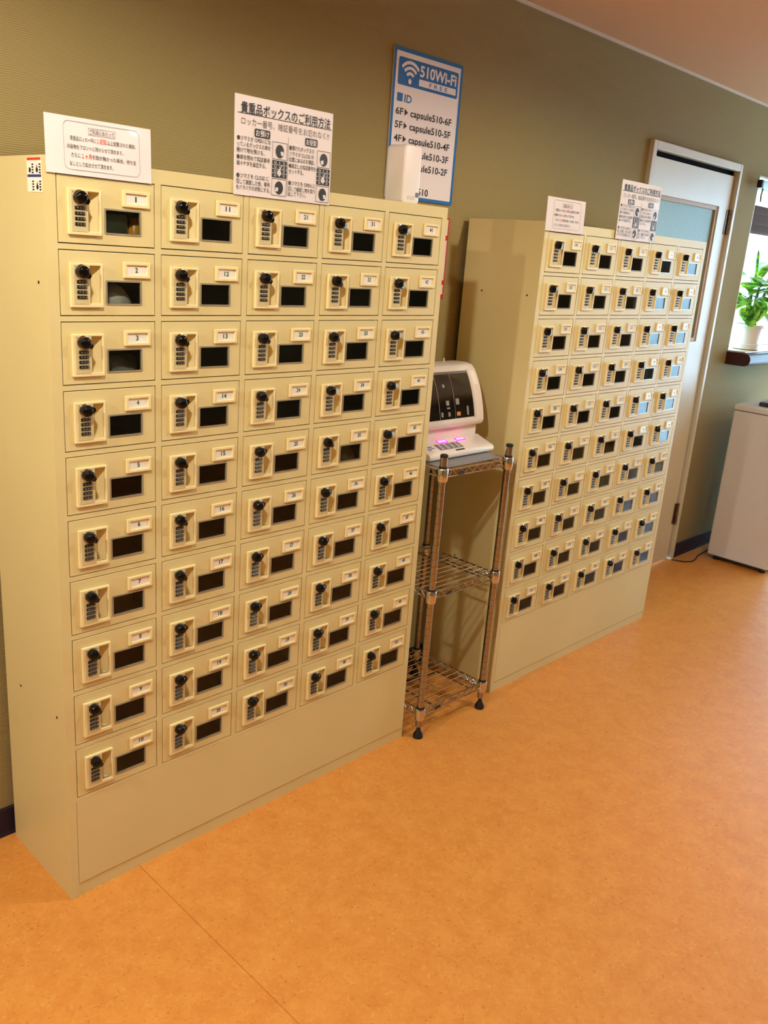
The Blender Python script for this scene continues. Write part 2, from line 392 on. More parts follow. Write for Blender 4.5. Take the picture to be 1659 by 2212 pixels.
wbox('sash_rail', 'window_frame_metal', WX0 + 0.01, WX1 - 0.01, 0.10, 0.135, WZ1 - 0.05, WZ1 - 0.01)
wbox('pane', 'window_glass', WX0 + 0.01, WX1 - 0.01, 0.115, 0.119, WZ0 + 0.03, WZ1 - 0.04, 0)
sl = thing('window_sill', (WX0, YW, 0), 'dark brown bullnose window sill with pale wood top beside the door', 'sill')
prof = [(0.0, 1.160)] + [(-0.110 + 0.037 * math.cos(a), 1.197 + 0.037 * math.sin(a)) for a in [1.5 * PI - PI * k / 8 for k in range(9)]] + [(0.0, 1.234)]
MB().prism(prof, -0.012, WX1 - WX0 + 0.02).build('nosing', 'brown_wood', sl, bevel=0.0015)
MB().box(0.010, WX1 - WX0 - 0.01, -0.100, 0.099, 1.2345, 1.2405).build('sill_board', 'sill_top', sl, bevel=0.001)

# ---- outside the window
OR = math.atan2(-0.9207, 0.3903)
ob = thing('neighbour_building', (8.6, 2.05, -3.0), 'bright white neighbouring building outside the window', 'building', rot=(0, 0, OR))
MB().box(-1.3, 7, 0, 0.4, 0, 7.5).build('wall', 'outside_white', ob)
for k in range(9): MB().box(-0.42 + k * 0.09, -0.36 + k * 0.09, -0.04, -0.001, 4.42, 4.82).build('louvre', 'outside_grey', ob)
bn = thing('banner', (8.6, 2.05, -3.0), 'pale blue banner with darker blue triangles outside the window', 'banner', rot=(0, 0, OR))
MB().box(-0.24, -0.02, -0.012, -0.001, 3.9, 4.40).build('cloth', 'banner_pale', bn)
for x, z in ((-0.13, 4.13), (-0.12, 3.98), (-0.20, 4.25), (-0.08, 4.27)):
    MB().slab([(x, z), (x + 0.06, z), (x + 0.005, z + 0.07)], -0.016, -0.0125).build('triangle_print', 'banner_blue', bn)
tag(MB().box(-8, 30, YW + 0.3, 30, -3.1, -3.0).build('ground_outside', 'outside_ground'), kind='structure')

# ================================================================== LOCKERS
H = 1.79; LW = 1.2375; LD = 0.335
MX, PX, DW, ZT, PZ, DH = 0.0257, 0.2413, 0.2222, 1.7578, 0.1477, 0.1325
G = 0.0020
# shared door meshes (local: x right, y back, z up; origin at the door's top left corner on the front plane)
HX0, HX1, HZ0, HZ1 = 0.0200, 0.0935, -0.1155, -0.0240     # lock housing outline
RX0, RX1, RZ0, RZ1 = 0.0630, 0.0885, -0.1075, -0.0290     # finger recess
VX0, VX1, VZ0, VZ1 = 0.1045, 0.1880, -0.1090, -0.0600     # window opening
NX0, NX1, NZ0, NZ1 = 0.1440, 0.2095, -0.0520, -0.0180     # number frame
xs = [0, RX0, RX1, VX0, VX1, DW]; zs = sorted([-DH, VZ0, RZ0, VZ1, RZ1, 0])
zi = {z: i for i, z in enumerate(zs)}
holes = {(1, j) for j in range(zi[RZ0], zi[RZ1])} | {(3, j) for j in range(zi[VZ0], zi[VZ1])}
M_door = MB().grid(xs, zs, holes, 0.0, 0.0035).add(
    [(0.003, 0.0035, -DH + .003), (DW - .003, 0.0035, -DH + .003), (DW - .003, 0.0035, -.003), (0.003, 0.0035, -.003)], []).mesh('door', 'cream_paint', bevel=0.0006)
hb = MB().grid([HX0, RX0, RX1, HX1], [HZ0, RZ0, RZ1, HZ1], {(1, 1)}, -0.0078, -0.0002)
M_house = hb.mesh('lock_housing', 'cream_plastic', bevel=0.0012, seg=2)
M_recess = MB().add([(RX0, -0.001, RZ0), (RX1, -0.001, RZ0), (RX1, -0.001, RZ1), (RX0, -0.001, RZ1),
                     (RX0 - 0.004, 0.026, RZ0), (RX0 - 0.004, 0.026, RZ1), (RX0 + 0.0085, 0.022, RZ0), (RX0 + 0.0085, 0.022, RZ1), (RX0 - 0.004, -0.001, RZ0), (RX0 - 0.004, -0.001, RZ1)],
                    [(6, 1, 2, 7), (4, 6, 7, 5), (8, 4, 5, 9), (8, 0, 1, 6, 4), (9, 5, 7, 2, 3)]).mesh('finger_recess', 'cream_plastic')
fb = MB(); fb.box(0.0262, 0.0610, -0.0085, -0.0066, -0.1090, -0.0275); fb.cur = 1
for x in (0.0305, 0.0560): fb.cyl((x, -0.0089, -0.0318), (x, -0.0085, -0.0318), 0.0011, n=8)
fb.cur = 0; fb.cyl((0.0436, -0.0090, -0.1035), (0.0436, -0.0085, -0.1035), 0.0042, n=14)
M_face = fb.mesh('lock_face', ['beige_plastic', 'dark_gap'])
M_ring = MB().lathe([(0.0150, 0), (0.0150, 0.0014), (0.0140, 0.002), (0.0100, 0.002)], axis='y', n=24).mesh('knob_ring', 'chrome', smooth=True)
kb = MB(); kb.lathe([(0.0132, 0), (0.0132, 0.008), (0.0126, 0.0125), (0.0108, 0.0155), (0.0074, 0.0172), (0.002, 0.0178)], axis='y', n=24)
kb.add([(0.006, -0.001, -0.0095), (0.0190, -0.001, -0.0042), (0.0190, -0.001, 0.0042), (0.006, -0.001, 0.0095),
        (0.006, -0.016, -0.0080), (0.0180, -0.0125, -0.0036), (0.0180, -0.0125, 0.0036), (0.006, -0.016, 0.0080)],
       [(0, 3, 2, 1), (4, 5, 6, 7), (0, 1, 5, 4), (1, 2, 6, 5), (2, 3, 7, 6), (3, 0, 4, 7)])
M_knob = kb.mesh('knob', 'black_plastic', smooth=True)
db = MB()
arc = [(-0.0009 - 0.0028 * math.sin(PI * (0.1 + 0.8 * k / 6)), -0.0033 + 0.0066 * k / 6) for k in range(7)]
db.prism([(0.0, -0.0033)] + arc + [(0.0, 0.0033)], 0.0, 0.0215)
db.cur = 1
for k in range(3):
    x = 0.0035 + k * 0.0068
    db.box(x, x + 0.0012, -0.0041, -0.0036, -0.0014, 0.0016); db.box(x + 0.0022, x + 0.0030, -0.0041, -0.0036, -0.0014, 0.0016); db.box(x, x + 0.003, -0.0041, -0.0036, 0.0010, 0.0018)
M_dial = db.mesh('dial', ['dial_black', 'digit_white'])
nb = MB().grid([NX0, NX0 + 0.0075, NX1 - 0.0075, NX1], [NZ0, NZ0 + 0.0065, NZ1 - 0.0065, NZ1], {(1, 1)}, -0.0060, -0.0002)
M_nframe = nb.mesh('number_frame', 'cream_plastic', bevel=0.0012, seg=2)
M_ncard = MB().box(NX0 + 0.006, NX1 - 0.006, -0.0016, -0.0004, NZ0 + 0.005, NZ1 - 0.005).mesh('number_card', 'card')
M_bezel = ring(MB(), rrect(VX0 - 0.0018, VX1 + 0.0018, VZ0 - 0.0018, VZ1 + 0.0018, 0.003, 3), rrect(VX0 + 0.0016, VX1 - 0.0016, VZ0 + 0.0016, VZ1 - 0.0016, 0.0015, 3), -0.0016, 0.004).mesh('window_bezel', 'bezel_clear')
M_pane = MB().box(-(VX1 - VX0) / 2 + 0.0015, (VX1 - VX0) / 2 - 0.0015, -0.0006, 0.0006, -(VZ1 - VZ0) / 2 + 0.0015, (VZ1 - VZ0) / 2 - 0.0015).mesh('window_pane', 'locker_pane')

def make_locker(loc, first, label, rnd):
    root = thing('locker_cabinet', loc, label, 'locker')
    T = 0.0016
    MB().box(0, T, 0, LD, 0, H).build('side_panel', 'cream_paint', root)
    MB().box(LW - T, LW, 0, LD, 0, H).build('side_panel', 'cream_paint', root)
    MB().box(T, LW - T, 0.001, LD, H - T, H).build('top_panel', 'cream_paint', root)
    MB().box(T, LW - T, LD - T, LD, 0.0, H - T).build('back_panel', 'inner_shade', root)
    fx = [T]; fz = []
    for c in range(5): fx += [MX + c * PX - G, MX + c * PX + DW + G]
    fx.append(LW - T)
    zb = ZT - 9 * PZ - DH
    fz = [zb - 0.012]
    for r in range(9, -1, -1): fz += [ZT - r * PZ - DH - G, ZT - r * PZ + G]
    fz.append(H - T)
    MB().grid(fx, fz, {(2 * c + 1, 2 * r + 1) for c in range(5) for r in range(10)}, 0.0, 0.018).build('front_frame', 'cream_paint', root)
    MB().prism([(0.0, zb - 0.0124), (0.0, 0.040), (0.003, 0.034), (0.003, 0.0), (0.008, 0.0), (0.008, zb - 0.0124)], MX - 0.004, LW - T).build('base_panel', 'cream_paint', root)
    MB().box(T, MX - 0.005, 0.0, 0.008, 0.0, zb - 0.0124).build('base_stile', 'cream_paint', root)
    sh = MB().box(T, LW - T, 0.02, LD - T, -0.0006, 0.0006).mesh('shelf', 'inner_shade')
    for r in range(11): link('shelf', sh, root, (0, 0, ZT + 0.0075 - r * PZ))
    dv = MB().box(-0.0006, 0.0006, 0.02, LD - T, zb - 0.007, ZT + 0.007).mesh('divider', 'inner_shade')
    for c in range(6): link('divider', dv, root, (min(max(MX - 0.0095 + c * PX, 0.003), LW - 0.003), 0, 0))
    hm = MB().cyl((-0.0008, 0, 0), (0.0002, 0, 0), 0.0035, n=10).mesh('bolt_hole', 'dark_gap')
    for z in (1.541, 0.511):
        for y in (0.043, 0.245): link('bolt_hole', hm, root, (0, y, z))
    for c in range(5):
        for r in range(10):
            n = first + c * 10 + r
            d = link('door', M_door, root, (MX + c * PX, 0.0, ZT - r * PZ))
            link('lock_housing', M_house, d); link('finger_recess', M_recess, d); link('lock_face', M_face, d)
            link('knob_ring', M_ring, d, (0.0436, -0.0085, -0.0415))
            used = n in (1, 2, 3, 6, 7, 8, 9, 10, 15, 24, 31, 32, 35, 33, 11, 12, 21, 22, 13, 23, 41, 42, 51)
            link('knob', M_knob, d, (0.0436, -0.0100, -0.0415), (0, math.radians(38 + rnd.uniform(-6, 6)) if used else math.radians(rnd.choice((-12, -8, -15, 38))), 0))
            for k in range(4): link('dial', M_dial, d, (0.0328, -0.0085, -0.0622 - k * 0.0106))
            link('number_frame', M_nframe, d); link('number_card', M_ncard, d)
            text(d, str(n), 'ink_dark' if n in (7, 11, 17, 31, 41, 47) else 'ink_green', (NX0 + NX1) / 2, (NZ0 + NZ1) / 2 - 0.0052, 0.0108, 0.0066 * len(str(n)) if n > 1 else 0.004, y=-0.0020, bold=0.028, align='C', name='number')
            link('window_bezel', M_bezel, d)
            link('window_pane', M_pane, d, ((VX0 + VX1) / 2, 0.0012, (VZ0 + VZ1) / 2), (rnd.uniform(-0.012, 0.012), 0, rnd.uniform(-0.016, 0.016)))
    return root
L2 = (1.753, 0.0028, 0)
make_locker((0, 0, 0), 1, 'cream steel valuables locker numbered 1 to 50, nearest', random.Random(3))
make_locker(L2, 101, 'cream steel valuables locker numbered 101 to 150, beside the white door', random.Random(9))

# ---- things left inside some compartments
def comp(n): c, r = divmod(n - 1, 10); return MX + c * PX, ZT - r * PZ - DH - 0.0068
x, z = comp(1)
MB().box(x + 0.10, x + 0.172, 0.022, 0.12, z, z + 0.075).build('black_box', 'box_dark', bevel=0.004); tag(bpy.data.objects['black_box'], 'dark glossy box behind the pane of locker 1', 'box')
tag(MB().lathe([(0.014, 0), (0.017, 0.004), (0.016, 0.048), (0.010, 0.056), (0.010, 0.066)], (x + 0.196, 0.040, z), n=20).build('amber_bottle', 'amber_plastic', smooth=True), 'small amber bottle beside the dark box in locker 1', 'bottle')
def lump(name, m, c, s, seed, label, cat, amp=0.25):
    bm = bmesh.new(); bmesh.ops.create_icosphere(bm, subdivisions=3, radius=1.0); rr = random.Random(seed)
    ph = [(Vector((rr.uniform(-1, 1), rr.uniform(-1, 1), rr.uniform(-1, 1))) * 4, rr.uniform(0, 6)) for _ in range(6)]
    for v in bm.verts:
        k = 1 + amp * sum(math.sin(v.co.dot(p) + q) for p, q in ph) / 3
        v.co = Vector((v.co.x * s[0] * k, v.co.y * s[1] * k, max(v.co.z * k, -0.55) * s[2]))
    zm = min(v.co.z for v in bm.verts)
    for v in bm.verts: v.co.z -= zm
    me = bpy.data.meshes.new(name); bm.to_mesh(me); bm.free(); me.materials.append(MATS[m])
    me.polygons.foreach_set('use_smooth', [True] * len(me.polygons))
    return tag(link(name, me, None, c), label, cat)
x, z = comp(2)
lump('folded_towel', 'white_cloth', (x + 0.150, 0.056, z), (0.042, 0.03, 0.042), 2, 'white bundled cloth behind the pane of locker 2', 'cloth', 0.12)
lump('navy_pouch', 'navy_cloth', (x + 0.182, 0.14, z), (0.040, 0.04, 0.060), 5, 'navy pouch behind the white cloth in locker 2', 'pouch', 0.1)
x, z = comp(3)
lump('plastic_bag', 'grey_plastic_bag', (x + 0.172, 0.066, z), (0.046, 0.034, 0.040), 8, 'crumpled grey plastic bag behind the pane of locker 3', 'bag', 0.3)
x, z = comp(35)
lump('olive_bag', 'olive_cloth', (x + 0.165, 0.066, z), (0.04, 0.04, 0.055), 11, 'olive coloured bag behind the pane of locker 35', 'bag', 0.15)
x, z = comp(7)
lump('brown_cloth', 'brown_cloth', (x + 0.15, 0.09, z), (0.05, 0.05, 0.06), 14, 'brown folded cloth behind the pane of locker 7', 'cloth', 0.2)

# ================================================================== LAMINATED SIGNS
def sheet(root, x0, x1, z0, z1, wave=0.0, seed=1, tilt=0.0, m='laminate'):
    """thin laminated sheet with a slight bow, front at y about 0"""
    nx, nz = 18, 14; rr = random.Random(seed); p1, p2 = rr.uniform(0, 6), rr.uniform(0, 6); vs = []; fs = []
    def fy(u, w): return wave * (math.sin(u * 7 + p1) * math.sin(w * 5 + p2)) 
    for k, yo in ((0, 0.0), (1, 0.0012)):
        for j in range(nz + 1):
            for i in range(nx + 1):
                vs.append((x0 + (x1 - x0) * i / nx, fy(i / nx, j / nz) + yo, z0 + (z1 - z0) * j / nz))
    n = (nx + 1) * (nz + 1)
    for j in range(nz):
        for i in range(nx):
            a = j * (nx + 1) + i
            fs += [(a, a + 1, a + nx + 2, a + nx + 1), (n + a, n + a + nx + 1, n + a + nx + 2, n + a + 1)]
    edge = [i for i in range(nx + 1)] + [j * (nx + 1) + nx for j in range(1, nz + 1)] + [nz * (nx + 1) + i for i in range(nx - 1, -1, -1)] + [j * (nx + 1) for j in range(nz - 1, 0, -1)]
    for a, b in zip(edge, edge[1:] + edge[:1]): fs.append((a, n + a, n + b, b))
    return MB().add(vs, fs).build('laminated_sheet', m, root, smooth=True)
TY = -0.0009
def flat(root, name, m, prof, y=TY, t=0.0002): return MB().slab(prof, y, y + t).build(name, m, root)
def frame(root, name, m, x0, x1, z0, z1, w, r=0.0, y=TY):
    return (ring(MB(), rrect(x0, x1, z0, z1, max(r, 1e-4), 5), rrect(x0 + w, x1 - w, z0 + w, z1 - w, max(r - w, 5e-5), 5), y, y + 0.0002)).build(name, m, root)
def notice(loc, label, group_x):
    root = thing('notice_sign', loc, label, 'sign', rot=(math.radians(-2.2), 0, 0))
    Wd, Hd = 0.236, 0.106
    sheet(root, 0, Wd, -0.004, Hd, 0.0004, seed=4)
    frame(root, 'printed_border', 'ink_light', 0.038, 0.208, 0.006, 0.098, 0.0007, 0.012, y=TY - 0.0005)
    frame(root, 'title_box', 'ink_grey', 0.092, 0.152, 0.076, 0.0895, 0.0006, y=TY - 0.0005)
    y = TY - 0.0006
    text(root, 'ご利用にあたって', 'ink_grey', 0.0945, 0.0785, 0.0085, 0.055, y=y, bold=0.01)
    text(root, '貴重品ロッカー内に', 'ink_dark', 0.052, 0.0625, 0.0080, 0.056, y=y, bold=0.004)
    text(root, '１週間', 'ink_red', 0.110, 0.0625, 0.0085, 0.021, y=y, bold=0.012)
    text(root, '以上放置された場合、', 'ink_dark', 0.133, 0.0625, 0.0080, 0.066, y=y, bold=0.004)
    text(root, '内容物をフロントに預からせて頂きます。', 'ink_dark', 0.045, 0.0465, 0.0080, 0.124, y=y, bold=0.004)
    text(root, 'さらに', 'ink_dark', 0.053, 0.0305, 0.0080, 0.020, y=y, bold=0.004)
    text(root, '１ヶ月', 'ink_red', 0.076, 0.0305, 0.0085, 0.021, y=y, bold=0.012)
    text(root, '引取が無かった場合、持ち主', 'ink_dark', 0.099, 0.0305, 0.0080, 0.100, y=y, bold=0.004)
    text(root, 'なしとして処分させて頂きます。', 'ink_dark', 0.049, 0.0145, 0.0080, 0.096, y=y, bold=0.004)
    return root
notice((0.0035, -0.0045, 1.7625), 'small laminated usage notice with bright glare on the nearest locker', 0)
notice((1.7425, -0.0045, 1.7640), 'small laminated usage notice above the door of locker 101', 1)

def instructions(loc, label, tall):
    root = thing('instruction_sign', loc, label, 'sign', rot=(math.radians(-0.6), 0, 0))
    Wd, Hd = 0.300, tall
    sheet(root, -0.003, Wd, -0.006, Hd, 0.0002, seed=2)
    k = Hd / 0.2125; y = TY - 0.0003
    Y = lambda v: (1 - v) * Hd          # v = fraction from the top
    U = lambda u: u * Wd
    text(root, '貴重品ボックスのご利用方法', 'ink_black', U(0.045), Y(0.170), 0.0225 * k, U(0.925), y=y, bold=0.012)
    flat(root, 'underline', 'ink_black', [(U(0.015), Y(0.187)), (U(0.985), Y(0.187)), (U(0.985), Y(0.181)), (U(0.015), Y(0.181))], y)
    text(root, 'ロッカー番号、暗証番号をお忘れなく!!', 'ink_grey', U(0.05), Y(0.292), 0.0150 * k, U(0.91), y=y)
    for (u0, u1, s) in ((0.18, 0.335, 'お預け'), (0.70, 0.835, 'お受取')):
        flat(root, 'heading_badge', 'ink_black', rrect(U(u0), U(u1), Y(0.405), Y(0.318), 0.004), y)
        text(root, s, 'sign_white', U(u0 + 0.012), Y(0.389), 0.0125 * k, U(u1 - u0 - 0.024), y=y - 0.0003, bold=0.006)
    flat(root, 'divider_line', 'ink_grey', [(U(0.5215), Y(0.98)), (U(0.5245), Y(0.98)), (U(0.5245), Y(0.345)), (U(0.5215), Y(0.345))], y)
    blocks = [(0.012, 0.47, '❶ツマミが OPEN にな', 0.33), (0.012, 0.532, 'っているボックスの扉を', 0.33), (0.012, 0.594, '開けて物を預ける。', 0.27),
              (0.012, 0.665, '❷扉を閉めて暗証番号', 0.325), (0.012, 0.727, '縦４ケタを設定する。', 0.29),
              (0.012, 0.858, '❸ツマミを CLOSE に', 0.32), (0.012, 0.920, '回して施錠した後、番号', 0.33), (0.012, 0.980, 'をバラバラの状態にする。', 0.335),
              (0.535, 0.487, '❶預けたボックスの', 0.265), (0.535, 0.549, 'ツマミが CLOSE の', 0.265), (0.535, 0.611, '位置にあるのを確認。', 0.275),
              (0.535, 0.678, '❷設定した暗証番号を', 0.29), (0.535, 0.740, 'セットする。', 0.16),
              (0.535, 0.868, '❸ツマミを OPEN に', 0.29), (0.535, 0.930, '回して解錠し物を取り', 0.29), (0.535, 0.986, '出して下さい。', 0.19)]
    for u, v, s, w in blocks: text(root, s, 'ink_black', U(u), Y(v - 0.012), 0.0100 * k, U(w), y=y, bold=0.003)
    for (u0, u1, v0, vs_, angs) in ((0.362, 0.513, 0.418, 0.183, (-35, None, 215)), (0.838, 0.985, 0.432, 0.183, (235, None, -40))):
        for q in range(3):
            za = Y(v0 + q * (vs_ + 0.012)); zb = Y(v0 + q * (vs_ + 0.012) + vs_); xa, xb = U(u0), U(u1); cx, cz = (xa + xb) / 2, (za + zb) / 2
            if angs[q] is not None:
                frame(root, 'picture_frame', 'ink_black', xa, xb, zb, za, 0.0008, y=y)
                kn = thing_part(root, 'knob_picture'); 
                flat(kn, 'knob_print', 'ink_black', [(cx + 0.0128 * math.cos(t * PI / 12), cz - 0.001 + 0.0150 * k * math.sin(t * PI / 12)) for t in range(24)], y)
                a = math.radians(angs[q]); ux, uz = math.cos(a), math.sin(a)
                flat(kn, 'pointer_print', 'icon_pale', [(cx + ux * 0.015, cz + uz * 0.015 - 0.001), (cx + ux * 0.009 - uz * 0.006, cz + uz * 0.009 + ux * 0.006), (cx + ux * 0.002, cz + uz * 0.002), (cx + ux * 0.009 + uz * 0.006, cz + uz * 0.009 - ux * 0.006)], y - 0.0003)
            else:
                kp = thing_part(root, 'dial_picture')
                flat(kp, 'dial_print', 'ink_black', [(xa, zb), (xb, zb), (xb, za), (xa, za)], y)
                for t in range(1, 4):
                    zz = zb + (za - zb) * t / 4; flat(kp, 'row_line', 'icon_pale', [(xa, zz - 0.0005), (xb, zz - 0.0005), (xb, zz + 0.0005), (xa, zz + 0.0005)], y - 0.0002)
                for t in range(4): text(kp, '0 1 2', 'icon_pale', xa + 0.006, zb + (za - zb) * (t + 0.22) / 4, 0.0052 * k, (xb - xa) - 0.012, y=y - 0.0003)
                flat(kp, 'finger_print', 'icon_pale', [(cx + 0.006 * math.cos(t * PI / 8) - 0.001, cz - 0.008 + 0.0075 * math.sin(t * PI / 8)) for t in range(16)], y - 0.0005)
                flat(kp, 'finger_print', 'icon_pale', [(cx - 0.002, cz - 0.003), (cx + 0.001, cz - 0.004), (cx + 0.007, cz + 0.009), (cx + 0.0055, cz + 0.0095)], y - 0.0005)
    return root
def thing_part(root, name):
    o = bpy.data.objects.new(name, None); COL.objects.link(o); o.parent = root; o.empty_display_size = 0.01; return o
mat('icon_pale', (214, 206, 200), 0.5)
instructions((0.4605, -0.0040, 1.7640), 'large laminated instruction sheet standing above the doors of lockers 21 and 31', 0.2125)
instructions((2.2080, -0.0040, 1.7655), 'large laminated instruction sheet above locker 121, in front of the white door', 0.2045)

# ---- wireless network board on the wall
wf = thing('wifi_sign', (1.3245, YW - 0.006, 1.826), 'white wall board with blue border listing wireless network names', 'sign')
Wd, Hd = 0.338, 0.450
MB().box(0, Wd, 0, 0.0055, 0, Hd).build('board', 'sign_white', wf, bevel=0.0015)
frame(wf, 'blue_border', 'sign_blue', -0.0005, Wd + 0.0005, -0.0005, Hd + 0.0005, 0.011, 0.004, y=-0.0006)
flat(wf, 'header_panel', 'sign_blue', rrect(0.022, 0.3175, 0.343, 0.424, 0.007), -0.0006)
ic = thing_part(wf, 'wireless_icon'); icx, icz = 0.078, 0.360
for r0, r1 in ((0.0165, 0.0255), (0.0325, 0.0415), (0.0480, 0.0575)):
    pts = [(icx + r1 * math.cos(t), icz + r1 * math.sin(t)) for t in [math.radians(42 + 96 * i / 14) for i in range(15)]]
    pts += [(icx + r0 * math.cos(t), icz + r0 * math.sin(t)) for t in [math.radians(138 - 96 * i / 14) for i in range(15)]]
    flat(ic, 'wave_arc', 'sign_white', pts, -0.0010)
flat(ic, 'wave_dot', 'sign_white', [(icx + 0.0075 * math.cos(t * PI / 10), icz - 0.002 + 0.0080 * math.sin(t * PI / 10)) for t in range(20)], -0.0010)
text(wf, '510Wi-Fi', 'sign_white', 0.1235, 0.3815, 0.0330, 0.1840, y=-0.0010, bold=0.03)
flat(wf, 'white_bar', 'sign_white', [(0.122, 0.3525), (0.308, 0.3525), (0.308, 0.3725), (0.122, 0.3725)], -0.0010)
text(wf, 'F R E E', 'sign_blue', 0.172, 0.3560, 0.0125, 0.092, y=-0.0014, bold=0.01)
flat(wf, 'square_bullet', 'sign_blue', [(0.024, 0.294), (0.050, 0.294), (0.050, 0.319), (0.024, 0.319)], -0.0006)
text(wf, 'ID', 'sign_blue', 0.0590, 0.2945, 0.0230, 0.034, y=-0.0006, bold=0.015)
for k, fl_ in enumerate((6, 5, 4, 3, 2)):
    z = 0.2555 - k * 0.0405
    text(wf, '%dF' % fl_, 'ink_black', 0.0215, z, 0.0205, 0.036, y=-0.0006, bold=0.02)
    flat(wf, 'arrow', 'ink_black', [(0.064, z - 0.001), (0.080, z + 0.0095), (0.064, z + 0.020)], -0.0006)
    text(wf, 'capsule510-%dF' % fl_, 'ink_black', 0.0920, z, 0.0215, 0.208, y=-0.0006, bold=0.02)
text(wf, 'capsule510', 'ink_black', 0.0470, 0.018, 0.0215, 0.162, y=-0.0006, bold=0.02)

# ---- red bordered poster on the wall behind the lockers' gap
po = thing('wall_poster', (1.455, YW - 0.0015, 1.500), 'white poster with red border and red bands on the wall behind locker 41', 'poster')
MB().box(0, 0.212, 0, 0.001, 0, 0.282).build('paper', 'sign_white', po)
frame(po, 'red_border', 'poster_red', 0.0, 0.212, 0.0, 0.282, 0.005, y=-0.0004)
for z0, z1 in ((0.0, 0.016), (0.050, 0.066), (0.205, 0.222), (0.276, 0.282)):
    flat(po, 'red_band', 'poster_red', [(0.004, z0), (0.208, z0), (0.208, z1), (0.004, z1)], -0.0006)

# ---- sticker on the near locker's side
st = thing('side_sticker', (-0.0006, 0.0, 1.7195), 'small white sticker with red and blue bands on the side of the nearest locker', 'sticker', rot=(0, 0, -PI / 2))
# local x runs towards the room (world -y)
MB().box(-0.0745, -0.0090, -0.0001, 0.0004, 0, 0.066).build('paper', 'sticker_white', st)
flat(st, 'red_band', 'sticker_red', [(-0.0725, 0.0605), (-0.011, 0.0605), (-0.011, 0.0655), (-0.0725, 0.0655)], -0.0004)
flat(st, 'blue_band', 'sticker_navy', [(-0.0725, 0.0285), (-0.011, 0.0285), (-0.011, 0.0335), (-0.0725, 0.0335)], -0.0004)
for cx, cz, dot in ((-0.052, 0.045, 1), (-0.020, 0.045, 1), (-0.052, 0.0125, 0), (-0.020, 0.0125, 1)):
    pc = thing_part(st, 'dial_diagram')
    for t in range(4): flat(pc, 'dial_mark', 'ink_dark', [(cx, cz + 0.006 - t * 0.0052), (cx + 0.008, cz + 0.006 - t * 0.0052), (cx + 0.008, cz + 0.0092 - t * 0.0052), (cx, cz + 0.0092 - t * 0.0052)], -0.0004)
    if dot:
        flat(pc, 'knob_mark', 'ink_black', [(cx - 0.009 + 0.0050 * math.cos(t * PI / 6), cz - 0.003 + 0.0052 * math.sin(t * PI / 6)) for t in range(12)], -0.0004)
        if cx > -0.03: flat(pc, 'arrow_mark', 'ink_red', [(cx - 0.013, cz + 0.002), (cx - 0.005, cz + 0.002), (cx - 0.009, cz + 0.008)], -0.0005)

# ---- air freshener box on top of the near locker
af = thing('air_freshener', (1.116, 0.078, H), 'white rounded dispenser box standing on the nearest locker', 'dispenser')
prof = rrect(-0.036, 0.036, 0.0, 0.159, 0.012, 4)
MB().slab(prof, -0.037, 0.037).build('body', 'machine_white', af, bevel=0.006, seg=3, smooth=True)
MB().box(-0.016, 0.014, -0.0382, -0.0372, 0.012, 0.022).build('name_plate', 'laminate_edge', af)
MB().box(0.018, 0.030, -0.0384, -0.0372, 0.020, 0.033).build('indicator_window', 'keypad_grey', af)
# ================================================================== WIRE RACK
RK = [(1.285, -0.036), (1.628, -0.044), (1.630, 0.298), (1.287, 0.300)]
rk = thing('wire_rack', (1.4575, 0.13, 0), 'chrome three-tier wire rack standing between the two lockers', 'rack'); rx, ry = 1.4575, 0.13
P = [(x - rx, y - ry) for x, y in RK]
pm = MB().cyl((0, 0, 0.045), (0, 0, 1.030), 0.0125, n=16)
pm.cur = 1
for k in range(37): pm.lathe([(0.0125, 0), (0.0128, 0.0006), (0.0125, 0.0012)], (0, 0, 0.07 + k * 0.0254), n=16)
pm = pm.mesh('post', ['chrome_post', 'dark_grey'], smooth=True)
cp = MB().lathe([(0.0132, 0), (0.0132, 0.007), (0.010, 0.010)], n=16).mesh('post_cap', 'black_rubber', smooth=True)
ft = MB().lathe([(0.018, 0), (0.018, 0.012), (0.008, 0.030), (0.006, 0.046)], n=16).mesh('foot', 'black_rubber', smooth=True)
for x, y in P:
    p = link('post', pm, rk, (x, y, 0)); link('post_cap', cp, p, (0, 0, 1.030)); link('foot', ft, p)
col = MB().lathe([(0.0165, -0.03), (0.0185, -0.026), (0.0185, 0.010), (0.0165, 0.014)], n=20).mesh('collar', 'chrome', smooth=True)
clip = MB().lathe([(0.0142, 0), (0.0142, 0.006)], n=16).mesh('clip_ring', 'black_rubber')
def lerp(a, b, t): return (a[0] + (b[0] - a[0]) * t, a[1] + (b[1] - a[1]) * t)
